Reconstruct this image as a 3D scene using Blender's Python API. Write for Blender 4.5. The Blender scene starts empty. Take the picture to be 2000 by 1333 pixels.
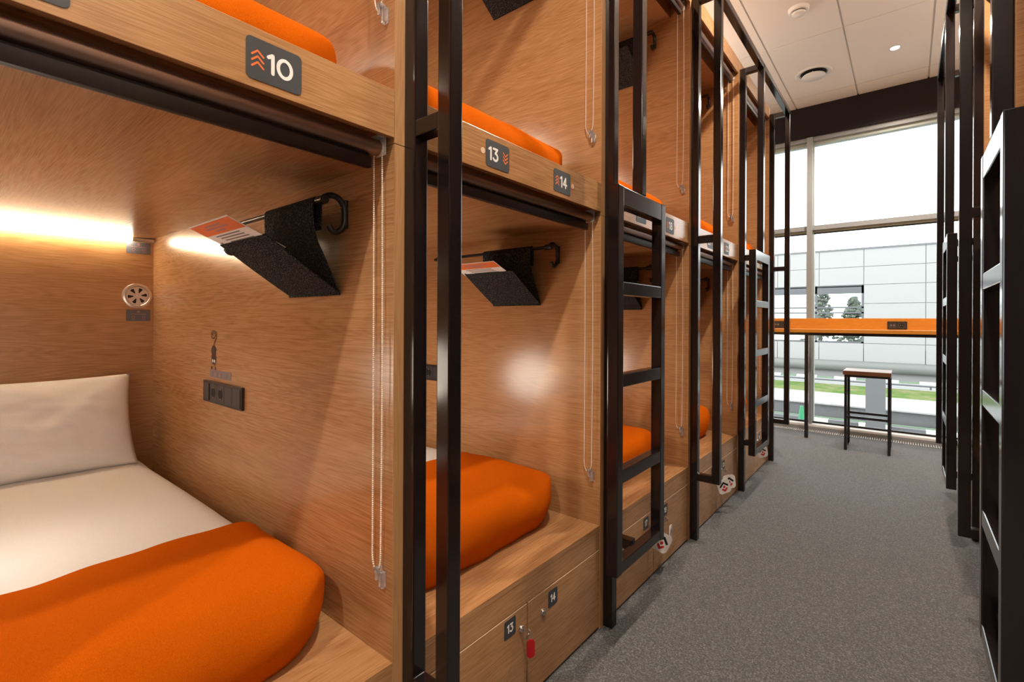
import bpy, bmesh, math, random
from mathutils import Vector, Matrix, noise
random.seed(7)
S = bpy.context.scene
COL = S.collection

# ------------------------------------------------------------------ camera
CF, CYAW, CROLL, CCY, EYE = 942.91, 39.304, 0.2514, 625.13, 1.3026
yw, rl = math.radians(CYAW), math.radians(CROLL)
fw = Vector((-math.sin(yw), math.cos(yw), 0)); r0 = Vector((math.cos(yw), math.sin(yw), 0)); u0 = Vector((0, 0, 1))
cr = r0*math.cos(rl) + u0*math.sin(rl); cu = -r0*math.sin(rl) + u0*math.cos(rl)
cam = bpy.data.objects.new('camera', bpy.data.cameras.new('camera')); COL.objects.link(cam)
m3 = Matrix((cr, cu, -fw)).transposed()
cam.matrix_world = Matrix.Translation((0, 0, EYE)) @ m3.to_4x4()
cam.data.sensor_width = 36; cam.data.lens = CF*36/2000; cam.data.shift_y = (CCY-666.5)/2000
cam.data.clip_start = 0.02; cam.data.clip_end = 300
S.camera = cam

# ------------------------------------------------------------------ world, exposure
W = bpy.data.worlds.new('world'); S.world = W; W.use_nodes = True
bg = W.node_tree.nodes['Background']; bg.inputs[0].default_value = (0.97, 0.985, 1, 1); bg.inputs[1].default_value = 4.0
S.view_settings.view_transform = 'Standard'; S.view_settings.look = 'None'
S.view_settings.exposure = 0.16; S.view_settings.gamma = 1; S.view_settings.use_curve_mapping = False
WARM = (1.0, 0.86, 0.70)
def portal(name, loc, rot, sx, sy):
    l = bpy.data.lights.new(name, 'AREA'); l.shape = 'RECTANGLE'; l.size = sx; l.size_y = sy; l.cycles.is_portal = True
    o = bpy.data.objects.new(name, l); COL.objects.link(o); o.location = loc; o.rotation_euler = rot
portal('window_portal', (-0.35, 6.93, 1.8), (math.pi/2, 0, math.pi), 5.4, 3.5)      # faces -Y (into the room)
def area(name, loc, rot, sx, sy, en, col):
    l = bpy.data.lights.new(name, 'AREA'); l.shape = 'RECTANGLE'; l.size = sx; l.size_y = sy; l.energy = en; l.color = col
    o = bpy.data.objects.new(name, l); COL.objects.link(o); o.location = loc; o.rotation_euler = rot; return o
area('rear_window_daylight', (-2.25, -3.42, 1.9), (math.pi/2, 0, 0), 1.6, 2.5, 22, (.90, .95, 1))
UPW = 120
area('ceiling_fill', (-2.3, 1.8, 3.36), (math.pi, 0, 0), .9, 6.5, UPW, (1, .86, .70))  # unseen fill added over both pod rows to brighten the ceiling
area('ceiling_fill', (1.6, 1.8, 3.36), (math.pi, 0, 0), .9, 6.5, UPW, (1, .86, .70))
CEIL = 3.9
DOWN = [(-0.098, 5.83), (-0.098, 3.15), (-0.098, 0.47), (-0.098, -1.9)]
DOWN_W = 250
READ_W = 10

# ------------------------------------------------------------------ materials
MATS = {}
def nt(name):
    m = bpy.data.materials.new(name); m.use_nodes = True; MATS[name] = m
    return m, m.node_tree, m.node_tree.nodes['Principled BSDF']
def plain(name, col, rough=0.5, metal=0.0, spec=0.5, **kw):
    m, t, b = nt(name)
    b.inputs['Base Color'].default_value = (*col, 1); b.inputs['Roughness'].default_value = rough
    b.inputs['Metallic'].default_value = metal; b.inputs['Specular IOR Level'].default_value = spec
    for k, v in kw.items(): b.inputs[k].default_value = v
    return m
def N(t, typ, **kw):
    n = t.nodes.new(typ)
    for k, v in kw.items():
        if hasattr(n, k): setattr(n, k, v)
        else: n.inputs[k].default_value = v
    return n
def wood(name, axis, base=(0.485, 0.264, 0.120), dark=(0.325, 0.152, 0.058), rough=0.23, spec=0.6):
    m, t, b = nt(name)
    tc = N(t, 'ShaderNodeTexCoord'); oi = N(t, 'ShaderNodeObjectInfo')
    mul = N(t, 'ShaderNodeVectorMath', operation='MULTIPLY_ADD')
    t.links.new(oi.outputs['Random'], mul.inputs[0]); mul.inputs[1].default_value = (17, 31, 23)
    t.links.new(tc.outputs['Object'], mul.inputs[2])
    def mapped(al, ac):
        mp = N(t, 'ShaderNodeMapping'); s = [ac]*3; s['xyz'.index(axis)] = al; mp.inputs['Scale'].default_value = s
        t.links.new(mul.outputs[0], mp.inputs[0]); return mp
    mp = mapped(0.42, 4.0); n1 = N(t, 'ShaderNodeTexNoise'); n1.inputs['Scale'].default_value = 1.0; n1.inputs['Detail'].default_value = 3.0; n1.inputs['Roughness'].default_value = 0.45
    t.links.new(mp.outputs[0], n1.inputs['Vector'])
    ml = N(t, 'ShaderNodeMath', operation='MULTIPLY'); ml.inputs[1].default_value = 330; t.links.new(n1.outputs['Fac'], ml.inputs[0])
    sn = N(t, 'ShaderNodeMath', operation='SINE'); t.links.new(ml.outputs[0], sn.inputs[0])
    mp2 = mapped(9, 420); n2 = N(t, 'ShaderNodeTexNoise'); n2.inputs['Scale'].default_value = 1.0; n2.inputs['Detail'].default_value = 4; t.links.new(mp2.outputs[0], n2.inputs['Vector'])
    mp3 = mapped(0.6, 11); n3 = N(t, 'ShaderNodeTexNoise'); n3.inputs['Scale'].default_value = 1.0; n3.inputs['Detail'].default_value = 2; t.links.new(mp3.outputs[0], n3.inputs['Vector'])
    a1 = N(t, 'ShaderNodeMath', operation='MULTIPLY_ADD'); t.links.new(sn.outputs[0], a1.inputs[0]); a1.inputs[1].default_value = 0.05
    t.links.new(n2.outputs['Fac'], a1.inputs[2])
    a2 = N(t, 'ShaderNodeMath', operation='MULTIPLY_ADD'); t.links.new(n3.outputs['Fac'], a2.inputs[0]); a2.inputs[1].default_value = 0.30; t.links.new(a1.outputs[0], a2.inputs[2])
    cr_ = N(t, 'ShaderNodeValToRGB'); e = cr_.color_ramp.elements
    e[0].position = 0.42; e[0].color = (*dark, 1); e[1].position = 0.80; e[1].color = (*base, 1)
    t.links.new(a2.outputs[0], cr_.inputs[0]); t.links.new(cr_.outputs[0], b.inputs['Base Color'])
    b.inputs['Roughness'].default_value = rough; b.inputs['Specular IOR Level'].default_value = spec
    bp = N(t, 'ShaderNodeBump'); bp.inputs['Strength'].default_value = 0.05; bp.inputs['Distance'].default_value = 0.001
    t.links.new(n2.outputs['Fac'], bp.inputs['Height']); t.links.new(bp.outputs[0], b.inputs['Normal'])
    return m
def fuzzy(name, c1, c2, scale, rough=0.95, bump=0.4, dist=0.002, sheen=0.0, detail=4, c3=None, spec=0.3):
    m, t, b = nt(name)
    tc = N(t, 'ShaderNodeTexCoord'); n = N(t, 'ShaderNodeTexNoise'); n.inputs['Scale'].default_value = scale; n.inputs['Detail'].default_value = detail
    n.inputs['Roughness'].default_value = 0.7
    t.links.new(tc.outputs['Object'], n.inputs['Vector'])
    r = N(t, 'ShaderNodeValToRGB'); e = r.color_ramp.elements; e[0].position = 0.36; e[0].color = (*c1, 1); e[1].position = 0.66; e[1].color = (*c2, 1)
    if c3: x = r.color_ramp.elements.new(0.52); x.color = (*c3, 1)
    t.links.new(n.outputs['Fac'], r.inputs[0]); t.links.new(r.outputs[0], b.inputs['Base Color'])
    b.inputs['Roughness'].default_value = rough; b.inputs['Sheen Weight'].default_value = sheen; b.inputs['Specular IOR Level'].default_value = spec
    bp = N(t, 'ShaderNodeBump'); bp.inputs['Strength'].default_value = bump; bp.inputs['Distance'].default_value = dist
    t.links.new(n.outputs['Fac'], bp.inputs['Height']); t.links.new(bp.outputs[0], b.inputs['Normal'])
    return m
def emit(name, col, st):
    m, t, b = nt(name); b.inputs['Base Color'].default_value = (0.8, 0.8, 0.8, 1)
    b.inputs['Emission Color'].default_value = (*col, 1); b.inputs['Emission Strength'].default_value = st
    return m
woodX = wood('oak laminate grain along the bed', 'x')
woodY = wood('oak laminate grain along the aisle', 'y')
woodEdge = wood('oak edge banding', 'z', base=(0.50, 0.27, 0.12), dark=(0.36, 0.18, 0.075), rough=0.4)
deskwood = wood('desk oak laminate', 'x', base=(0.72, 0.29, 0.035), dark=(0.58, 0.21, 0.02), rough=0.35)
seatwood = wood('stool walnut', 'x', base=(0.20, 0.085, 0.045), dark=(0.11, 0.04, 0.02), rough=0.3)
paint = plain('dark painted steel', (0.010, 0.007, 0.008), 0.15, spec=0.6)
blindtube = plain('bronze blind tube', (0.36, 0.235, 0.19), 0.32, metal=0.8)
blinddark = plain('dark brown hem rail', (0.016, 0.006, 0.005), 0.45, spec=.3)
chrome = plain('chrome', (0.75, 0.75, 0.75), 0.12, metal=1)
steelm = plain('brushed steel', (0.70, 0.66, 0.64), 0.3, metal=0.9)
beadm = plain('ivory bead chain', (0.85, 0.79, 0.72), 0.3)
clearp = plain('clear plastic', (0.92, 0.92, 0.95), 0.08, spec=0.8, **{'Transmission Weight': 0.85})
bracketm = plain('white plastic bracket', (0.75, 0.74, 0.72), 0.35)
black = plain('black plastic', (0.012, 0.012, 0.013), 0.3)
blackm = plain('matt black', (0.006, 0.006, 0.006), 0.7)
sockm = plain('graphite socket plastic', (0.045, 0.043, 0.048), 0.4)
sockf = plain('dark graphite socket frame', (0.022, 0.021, 0.024), 0.35)
plate = plain('charcoal sticker', (0.045, 0.05, 0.058), 0.45)
plateg = plain('grey information sticker', (0.13, 0.13, 0.15), 0.45)
platelt = plain('violet grey sticker', (0.22, 0.18, 0.20), 0.4)
pinkm = plain('dull pink print', (0.38, 0.2, 0.21), 0.5)
whitep = plain('white print', (0.82, 0.82, 0.82), 0.5)
orangep = plain('orange print', (0.75, 0.17, 0.03), 0.5)
redp = plain('red print', (0.60, 0.01, 0.02), 0.35)
redpl = plain('translucent red plastic', (0.50, 0.01, 0.012), 0.2)
brownp = plain('dark brown vinyl', (0.035, 0.018, 0.014), 0.5)
capm = plain('beige screw cap', (0.72, 0.50, 0.34), 0.5)
fleece = fuzzy('orange fleece', (0.72, 0.115, 0.002), (0.90, 0.19, 0.005), 600, bump=1.0, dist=0.004, sheen=0.0, spec=0.03)
linen = fuzzy('white cotton', (0.80, 0.795, 0.79), (0.86, 0.855, 0.85), 300, bump=0.12, dist=0.0006, rough=0.85, spec=0.15)
felt = fuzzy('charcoal felt', (0.006, 0.006, 0.007), (0.17, 0.17, 0.175), 300, bump=0.8, dist=0.002, spec=0.1, c3=(0.022, 0.022, 0.025))
carpet = fuzzy('grey loop carpet', (0.035, 0.034, 0.036), (0.25, 0.245, 0.25), 170, bump=0.9, dist=0.004, detail=5, c3=(0.082, 0.081, 0.083), spec=0.15, sheen=.28)
tile = plain('ceiling tile', (0.84, 0.80, 0.76), 0.75, spec=0.2)
tbar = plain('ceiling grid bar', (0.70, 0.67, 0.63), 0.6)
wallm = plain('white wall paint', (0.75, 0.73, 0.70), 0.7)
whitem = plain('white enamel', (0.82, 0.80, 0.77), 0.35)
frame_m = plain('taupe window frame', (0.30, 0.325, 0.35), 0.4)
frame_g = plain('pale green gasket frame', (0.38, 0.44, 0.41), 0.4)
sillm = plain('white sill', (0.88, 0.88, 0.88), 0.4)
slatm = plain('bright grille slat', (0.85, 0.85, 0.85), 0.25, metal=.3)
backm = plain('dark rear wall', (0.05, 0.045, 0.045), 0.6)
beamm = plain('dark brown beam', (0.015, 0.009, 0.010), 0.6, spec=.2)
ledm = emit('warm diffuser', (1.0, 0.88, 0.62), 58)
lampm = emit('lamp glow', (1.0, 0.78, 0.45), 30)
officelamp = emit('office tube', (1, 1, 0.95), 2.5)
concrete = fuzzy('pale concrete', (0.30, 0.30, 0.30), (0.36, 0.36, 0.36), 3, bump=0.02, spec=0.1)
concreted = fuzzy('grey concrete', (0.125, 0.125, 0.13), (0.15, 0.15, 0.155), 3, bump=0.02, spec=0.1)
asphalt = fuzzy('light asphalt', (0.27, 0.275, 0.275), (0.33, 0.33, 0.33), 9, bump=0.05, spec=0.1)
grassm = fuzzy('grass with dry patches', (0.05, 0.12, 0.025), (0.20, 0.17, 0.11), 2.2, bump=0.5, dist=0.05, detail=8, c3=(0.115, 0.155, 0.05), spec=0.1)
facadem = plain('white facade panel', (0.315, 0.313, 0.313), 0.6, spec=0.2)
jointm = plain('facade joint', (0.235, 0.235, 0.24), 0.7)
greyf = plain('grey outdoor frame', (0.09, 0.095, 0.105), 0.5)
greym = plain('grey cabinet', (0.115, 0.118, 0.125), 0.5)
pipem = plain('grey green cladding', (0.14, 0.145, 0.14), 0.5)
mossm = plain('pale moss', (0.17, 0.24, 0.17), 0.8)
greenm = plain('green plastic', (0.02, 0.22, 0.10), 0.5)
leafm = fuzzy('dark foliage', (0.06, 0.075, 0.06), (0.16, 0.18, 0.15), 3, bump=0.3)
barkm = plain('bark', (0.06, 0.045, 0.035), 0.9)
# window glass: clear with a faint mirror
gm, t, b = nt('window glass')
t.nodes.remove(b); out = t.nodes['Material Output']
tr = N(t, 'ShaderNodeBsdfTransparent'); tr.inputs[0].default_value = (0.97, 0.99, 0.98, 1); gl = N(t, 'ShaderNodeBsdfGlossy'); gl.inputs['Roughness'].default_value = 0.02
fr = N(t, 'ShaderNodeFresnel'); fr.inputs['IOR'].default_value = 1.2; mx = N(t, 'ShaderNodeMixShader')
t.links.new(fr.outputs[0], mx.inputs[0]); t.links.new(tr.outputs[0], mx.inputs[1]); t.links.new(gl.outputs[0], mx.inputs[2]); t.links.new(mx.outputs[0], out.inputs[0])
glass = gm

# ------------------------------------------------------------------ mesh helpers
class MB:
    def __init__(s): s.v = []; s.f = []; s.mi = []; s.mats = []
    def m(s, mat):
        if mat not in s.mats: s.mats.append(mat)
        return s.mats.index(mat)
    def add(s, vs, fs, mat):
        o = len(s.v); s.v += [Vector(a) for a in vs]; i = s.m(mat)
        for f in fs: s.f.append([o+a for a in f]); s.mi.append(i)
        return s
    def box(s, a, b, mat, bev=0.0):
        (x0, y0, z0), (x1, y1, z1) = [min(p) for p in zip(a, b)], [max(p) for p in zip(a, b)]
        bev = min(bev, (x1-x0)*.45, (y1-y0)*.45, (z1-z0)*.45)
        if bev <= 0:
            vs = [(x, y, z) for x in (x0, x1) for y in (y0, y1) for z in (z0, z1)]
            return s.add(vs, [(0, 1, 3, 2), (4, 6, 7, 5), (0, 4, 5, 1), (2, 3, 7, 6), (0, 2, 6, 4), (1, 5, 7, 3)], mat)
        bm = bmesh.new(); bmesh.ops.create_cube(bm, size=1)
        for v in bm.verts: v.co = Vector(((x0+x1)/2+v.co.x*(x1-x0), (y0+y1)/2+v.co.y*(y1-y0), (z0+z1)/2+v.co.z*(z1-z0)))
        bmesh.ops.bevel(bm, geom=list(bm.edges), offset=bev, segments=2, affect='EDGES', profile=0.6)
        return s.bm(bm, mat)
    def bm(s, bm, mat, M=None):
        bm.verts.index_update(); bm.verts.ensure_lookup_table()
        s.add([(M @ v.co if M else v.co.copy()) for v in bm.verts], [[v.index for v in f.verts] for f in bm.faces], mat); bm.free(); return s
    def cyl(s, a, b, r, mat, n=20, r2=None, cap=True):
        a, b = Vector(a), Vector(b); d = (b-a).normalized(); r2 = r if r2 is None else r2
        u = d.orthogonal().normalized(); w = d.cross(u); vs = []
        for p, rr in ((a, r), (b, r2)):
            for i in range(n):
                an = 2*math.pi*i/n; vs.append(p+(u*math.cos(an)+w*math.sin(an))*rr)
        fs = [(i, (i+1) % n, n+(i+1) % n, n+i) for i in range(n)]
        if cap: fs += [list(range(n))[::-1], list(range(n, 2*n))]
        return s.add(vs, fs, mat)
    def tube(s, pts, r, mat, n=10, flat=None):
        pts = [Vector(p) for p in pts]; vs = []; fs = []; ref = None
        for i, p in enumerate(pts):
            d = (pts[min(i+1, len(pts)-1)]-pts[max(i-1, 0)]).normalized()
            if ref is None: ref = d.orthogonal().normalized()
            u = (ref-d*ref.dot(d)).normalized(); ref = u; w = d.cross(u)
            rr = r if not callable(r) else r(i/(len(pts)-1))
            for k in range(n):
                an = 2*math.pi*k/n; vs.append(p+(u*math.cos(an)+w*math.sin(an))*rr)
        for i in range(len(pts)-1):
            for k in range(n): fs.append((i*n+k, i*n+(k+1) % n, (i+1)*n+(k+1) % n, (i+1)*n+k))
        fs += [list(range(n))[::-1], [(len(pts)-1)*n+k for k in range(n)]]
        return s.add(vs, fs, mat)
    def sph(s, c, r, mat, sub=2, sc=(1, 1, 1)):
        bm = bmesh.new(); bmesh.ops.create_icosphere(bm, subdivisions=sub, radius=1)
        for v in bm.verts: v.co = Vector(c)+Vector((v.co.x*sc[0]*r, v.co.y*sc[1]*r, v.co.z*sc[2]*r))
        return s.bm(bm, mat)
    def lathe(s, c, prof, mat, n=40, axis=Vector((0, 0, 1)), a0=0, ex=None):
        c = Vector(c); u = ex or axis.orthogonal().normalized(); w = axis.cross(u); vs = []
        for (r, h) in prof:
            for k in range(n):
                an = 2*math.pi*k/n+a0; vs.append(c+axis*h+(u*math.cos(an)+w*math.sin(an))*r)
        fs = [(i*n+k, i*n+(k+1) % n, (i+1)*n+(k+1) % n, (i+1)*n+k) for i in range(len(prof)-1) for k in range(n)]
        return s.add(vs, fs, mat)
    def prism(s, pts, h, mat):      # pts: list of Vector polygon ; h: extrusion vector
        n = len(pts); h = Vector(h); vs = [Vector(p) for p in pts]+[Vector(p)+h for p in pts]
        return s.add(vs, [list(range(n))[::-1], list(range(n, 2*n))]+[(i, (i+1) % n, n+(i+1) % n, n+i) for i in range(n)], mat)
    def build(s, name, parent=None, smooth=False, root=None, bevel=0, solid=0):
        root = root or parent
        while root is not None and root.parent is not None: root = root.parent
        off = Vector(root.location) if root is not None else Vector((0, 0, 0))
        me = bpy.data.meshes.new(name)
        if root is None:
            xs = [v.x for v in s.v]; ys = [v.y for v in s.v]; zs = [v.z for v in s.v]
            off = Vector(((min(xs)+max(xs))/2, (min(ys)+max(ys))/2, min(zs)))
        me.from_pydata([v-off for v in s.v], [], s.f)
        for m in s.mats: me.materials.append(m)
        for p, i in zip(me.polygons, s.mi): p.material_index = i
        bmx = bmesh.new(); bmx.from_mesh(me); bmesh.ops.recalc_face_normals(bmx, faces=bmx.faces); bmx.to_mesh(me); bmx.free()
        if smooth:
            for p in me.polygons: p.use_smooth = True
            me.set_sharp_from_angle(angle=math.radians(40))
        o = bpy.data.objects.new(name, me); COL.objects.link(o)
        if parent is not None: o.parent = parent
        else: o.location = off
        if solid:
            q = o.modifiers.new('solid', 'SOLIDIFY'); q.thickness = solid; q.offset = 0
        return o
def tag(o, label=None, cat=None, group=None, kind=None):
    if label: o['label'] = label
    if cat: o['category'] = cat
    if group: o['group'] = group
    if kind: o['kind'] = kind
    return o
def thing(name, loc, label, cat, group=None):
    o = bpy.data.objects.new(name, None); COL.objects.link(o); o.location = loc; o.empty_display_size = .1
    return tag(o, label, cat, group)
def struct(o): o['kind'] = 'structure'; return o
def kids(o): return [c for c in list(bpy.data.objects) if c.parent == o]
def dup(root, dloc=(0, 0, 0), label=None, group=None, loc=None, mirror=False):
    r = root.copy(); COL.objects.link(r)
    r.location = Vector(loc) if loc is not None else root.location+Vector(dloc)
    if mirror: r.location.x = CX-r.location.x; r.scale.x = -r.scale.x
    if label: r['label'] = label
    if group: r['group'] = group
    def rec(src, dst):
        for c in kids(src):
            d = c.copy(); COL.objects.link(d); d.parent = dst; rec(c, d)
    rec(root, r)
    return r
def relabel(o, label): o['label'] = label; return o

# flat graphics on a plane: O origin, U right, V up, Nn normal
class Pl:
    def __init__(s, O, U, V):
        s.O = Vector(O); s.U = Vector(U).normalized(); s.V = Vector(V).normalized(); s.N = s.U.cross(s.V)
    def p(s, u, v, h=0): return s.O+s.U*u+s.V*v+s.N*h
def rrect(u0, v0, u1, v1, r, n=6):
    out = []
    for cx, cy, a in ((u1-r, v1-r, 0), (u0+r, v1-r, 90), (u0+r, v0+r, 180), (u1-r, v0+r, 270)):
        for i in range(n+1):
            an = math.radians(a+90*i/n); out.append((cx+r*math.cos(an), cy+r*math.sin(an)))
    return out
def slab(mb, pl, pts, h0, h1, mat):
    n = len(pts); vs = [pl.p(u, v, h0) for u, v in pts]+[pl.p(u, v, h1) for u, v in pts]
    mb.add(vs, [list(range(n))[::-1], list(range(n, 2*n))]+[(i, (i+1) % n, n+(i+1) % n, n+i) for i in range(n)], mat)
def disc(mb, pl, u, v, r, h, mat, n=20, h0=None, sc=1.0):
    pts = [(u+r*math.cos(2*math.pi*i/n), v+r*sc*math.sin(2*math.pi*i/n)) for i in range(n)]
    if h0 is None: mb.add([pl.p(a, b, h) for a, b in pts], [list(range(n))], mat)
    else: slab(mb, pl, pts, h0, h, mat)
def stroke(mb, pl, pts, w, h, mat):
    for i in range(len(pts)-1):
        a, b = Vector(pts[i]), Vector(pts[i+1]); d = (b-a)
        if d.length < 1e-9: continue
        q = Vector((-d.y, d.x)).normalized()*w/2
        h_ = h+.00001*i
        mb.add([pl.p(a.x-q.x, a.y-q.y, h_), pl.p(b.x-q.x, b.y-q.y, h_), pl.p(b.x+q.x, b.y+q.y, h_), pl.p(a.x+q.x, a.y+q.y, h_)], [(0, 1, 2, 3)], mat)
    for k, p in enumerate(pts): disc(mb, pl, p[0], p[1], w/2, h+.00001*k+.000005, mat, 12)
def arc(cx, cy, rx, ry, a0, a1, n=14):
    return [(cx+rx*math.cos(math.radians(a0+(a1-a0)*i/n)), cy+ry*math.sin(math.radians(a0+(a1-a0)*i/n))) for i in range(n+1)]
DIG = {'0': [arc(.38, .5, .38, .5, 90, 450, 28)], '1': [[(.0, .84), (.22, 1), (.24, 1), (.24, 0)]],
 '2': [arc(.3, .7, .28, .3, 165, -35, 12)+[(.02, 0), (.6, 0)]],
 '3': [[(.03, 1), (.54, 1), (.27, .62)]+arc(.27, .31, .3, .31, 85, -150, 14)],
 '4': [[(.42, 0), (.42, 1), (.0, .3), (.62, .3)]], '5': [[(.54, 1), (.1, 1), (.06, .56)]+arc(.28, .31, .3, .31, 110, -150, 12)],
 '6': [arc(.3, .31, .3, .31, 150, 510, 22)+[(.42, 1)]], '7': [[(0, 1), (.56, 1), (.2, 0)]],
 '8': [arc(.3, .75, .24, .25, -90, 270, 20), arc(.3, .26, .3, .26, 90, 450, 20)],
 '9': [arc(.3, .69, .3, .31, -30, 330, 22), [(.56, .55), (.2, 0)]]}
WID = {'1': .30, '0': .76}
def number(mb, pl, txt, u, v, h, mat, off, wf=.17, gap=.24):
    for ch in txt:
        for st in DIG[ch]: stroke(mb, pl, [(u+x*h, v+y*h) for x, y in st], wf*h, off, mat)
        u += (WID.get(ch, .6)+gap)*h
    return u
def chevrons(mb, pl, u, v, w, hh, up, mat, off, th):
    for k in range(3):
        y = v+k*hh; s = 1 if up else -1
        stroke(mb, pl, [(u, y), (u+w/2, y+s*w*.45), (u+w, y)], th, off, mat)

# ================================================================== THE ROOM
P = 1.06            # bay pitch
Y0 = 0.752          # inner face of the far panel of bay 0
CX = -0.655         # x' = CX - x mirrors the left row to the right row
XB = -3.0
mb = MB(); mb.box((-3.2, -3.3, -0.08), (2.55, 6.62, 0), carpet); struct(mb.build('floor'))
# ceiling tiles
mb = MB(); mb.box((-3.2, -3.3, CEIL+0.012), (2.55, 7.0, CEIL+0.15), tbar)
xs = [-1.057+0.612*i for i in range(-4, 7)]; ys = [5.14+1.34*i for i in range(-7, 2)]
xe = [-3.2]+[x for x in xs if -3.2 < x < 2.55]+[2.55]; ye = [-3.3]+[y for y in ys if y > -3.3]+[7.0]
for i in range(len(xe)-1):
    for j in range(len(ye)-1):
        mb.box((xe[i]+.007, ye[j]+.007, CEIL), (xe[i+1]-.007, ye[j+1]-.007, CEIL+.02), tile)
struct(mb.build('ceiling'))
mb = MB(); mb.box((-3.25, -3.3, 0), (-3.2, 7.0, CEIL), wallm); struct(mb.build('wall_left'))
mb = MB(); mb.box((2.55, -3.3, 0), (2.6, 7.0, CEIL), wallm); struct(mb.build('wall_right'))
mb = MB()
mb.box((-3.25, -3.35, 0), (-3.1, -3.3, CEIL), backm); mb.box((-1.4, -3.35, 0), (2.6, -3.3, CEIL), backm)
mb.box((-3.1, -3.35, 0), (-1.4, -3.3, 0.6), backm); mb.box((-3.1, -3.35, 3.2), (-1.4, -3.3, CEIL), backm); struct(mb.build('wall_back'))
mb = MB()
for x in (-3.1, -2.28, -1.46): mb.box((x, -3.36, .6), (x+.06, -3.29, 3.2), frame_m)
for z in (.6, 3.14): mb.box((-3.1, -3.36, z), (-1.4, -3.29, z+.06), frame_m)
mb.box((-3.05, -3.335, .65), (-1.45, -3.325, 3.15), glass); struct(mb.build('window_2'))
# window wall
WY = 6.78
mb = MB(); mb.box((-3.2, WY, 3.525), (2.55, 7.0, CEIL+.02), beamm); mb.box((-3.2, WY-.012, 3.525), (2.55, WY, 3.548), beamm); struct(mb.build('trim_1'))
mb = MB(); mb.box((-3.2, 6.86, -.08), (2.55, 7.0, 0.05), wallm); struct(mb.build('wall_front'))
mb = MB()
mb.box((-3.2, 6.76, 0), (2.55, 6.86, .042), frame_m)                      # upstand
mb.prism([(-3.2, 6.757, .04), (-3.2, 6.757, .060), (-3.2, 6.77, .066), (-3.2, 6.93, .066), (-3.2, 6.93, .04)], (5.75, 0, 0), sillm)
mb.box((-3.2, 6.87, .066), (2.55, 6.90, .084), blackm)
mb.box((-3.2, 6.80, 3.475), (2.55, 6.93, 3.53), frame_m); mb.box((-3.2, 6.84, 3.435), (2.55, 6.93, 3.475), frame_g)
mb.box((-3.2, 6.80, 2.40), (2.55, 6.93, 2.455), frame_m); mb.box((-3.2, 6.84, 2.372), (2.55, 6.93, 2.40), frame_g); mb.box((-3.2, 6.85, 2.362), (2.55, 6.9, 2.372), blackm)
for x in (-2.9, -.945, 1.01, 2.49):
    mb.box((x, 6.77, .05), (x+.058, 6.93, 3.52), frame_m); mb.box((x+.058, 6.83, .09), (x+.07, 6.93, 3.48), frame_g)
wf = struct(mb.build('window_1'))
mb = MB(); mb.box((-3.2, 6.885, .09), (2.55, 6.893, 3.46), glass); struct(mb.build('window_glass', wf))
# floor heating grille
mb = MB(); mb.box((-3.2, 6.62, -.08), (2.55, 6.76, -.02), blackm)
mb.box((-3.2, 6.62, -.02), (2.55, 6.628, .003), frame_m); mb.box((-3.2, 6.752, -.02), (2.55, 6.76, .003), frame_m)
for i in range(280):
    x = -3.19+i*.0205; mb.box((x, 6.628, -.015), (x+.012, 6.752, .004), slatm)
struct(mb.build('trim_2'))

# ceiling fittings
def face_down(c): return Vector(c), Vector((0, 0, -1))
t_ = thing('smoke_detector', (-.706, 4.605, CEIL), 'white round smoke detector on the ceiling, smallest of the ceiling fittings at left', 'smoke detector')
mb = MB(); mb.lathe((-.706, 4.605, CEIL), [(.001, 0), (.078, 0), (.076, .018), (.066, .028), (.001, .03)], whitem, axis=Vector((0, 0, -1))); mb.build('base', t_, True)
mb = MB(); mb.lathe((-.706, 4.605, CEIL), [(.05, .028), (.05, .034), (.045, .036)], sockm, axis=Vector((0, 0, -1))); mb.lathe((-.706, 4.605, CEIL), [(.052, .036), (.05, .05), (.04, .056), (.001, .058)], whitem, axis=Vector((0, 0, -1))); mb.build('sensor_head', t_, True)
c = (-.767, 5.90, CEIL)
t_ = thing('ceiling_air_vent', c, 'large round white air vent disc set in the ceiling near the window', 'air vent')
mb = MB(); mb.lathe(c, [(.168, -.001), (.170, .006), (.155, .014), (.128, .008), (.118, -.02)], whitem, n=56, axis=Vector((0, 0, -1))); mb.build('outer_ring', t_, True)
mb = MB(); mb.lathe(c, [(.118, .004), (.001, .004)], blackm, axis=Vector((0, 0, -1)));
for a in (0, 1.57, 3.14, 4.71): mb.box((c[0]+.06*math.cos(a)-.004, c[1]+.06*math.sin(a)-.004, CEIL-.03), (c[0]+.06*math.cos(a)+.004, c[1]+.06*math.sin(a)+.004, CEIL), whitem)
mb.build('duct_opening', t_)
mb = MB(); mb.lathe(c, [(.001, .026), (.10, .026), (.108, .034), (.108, .040), (.10, .046), (.001, .048)], whitem, n=56, axis=Vector((0, 0, -1))); mb.build('centre_disc', t_, True)
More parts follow.
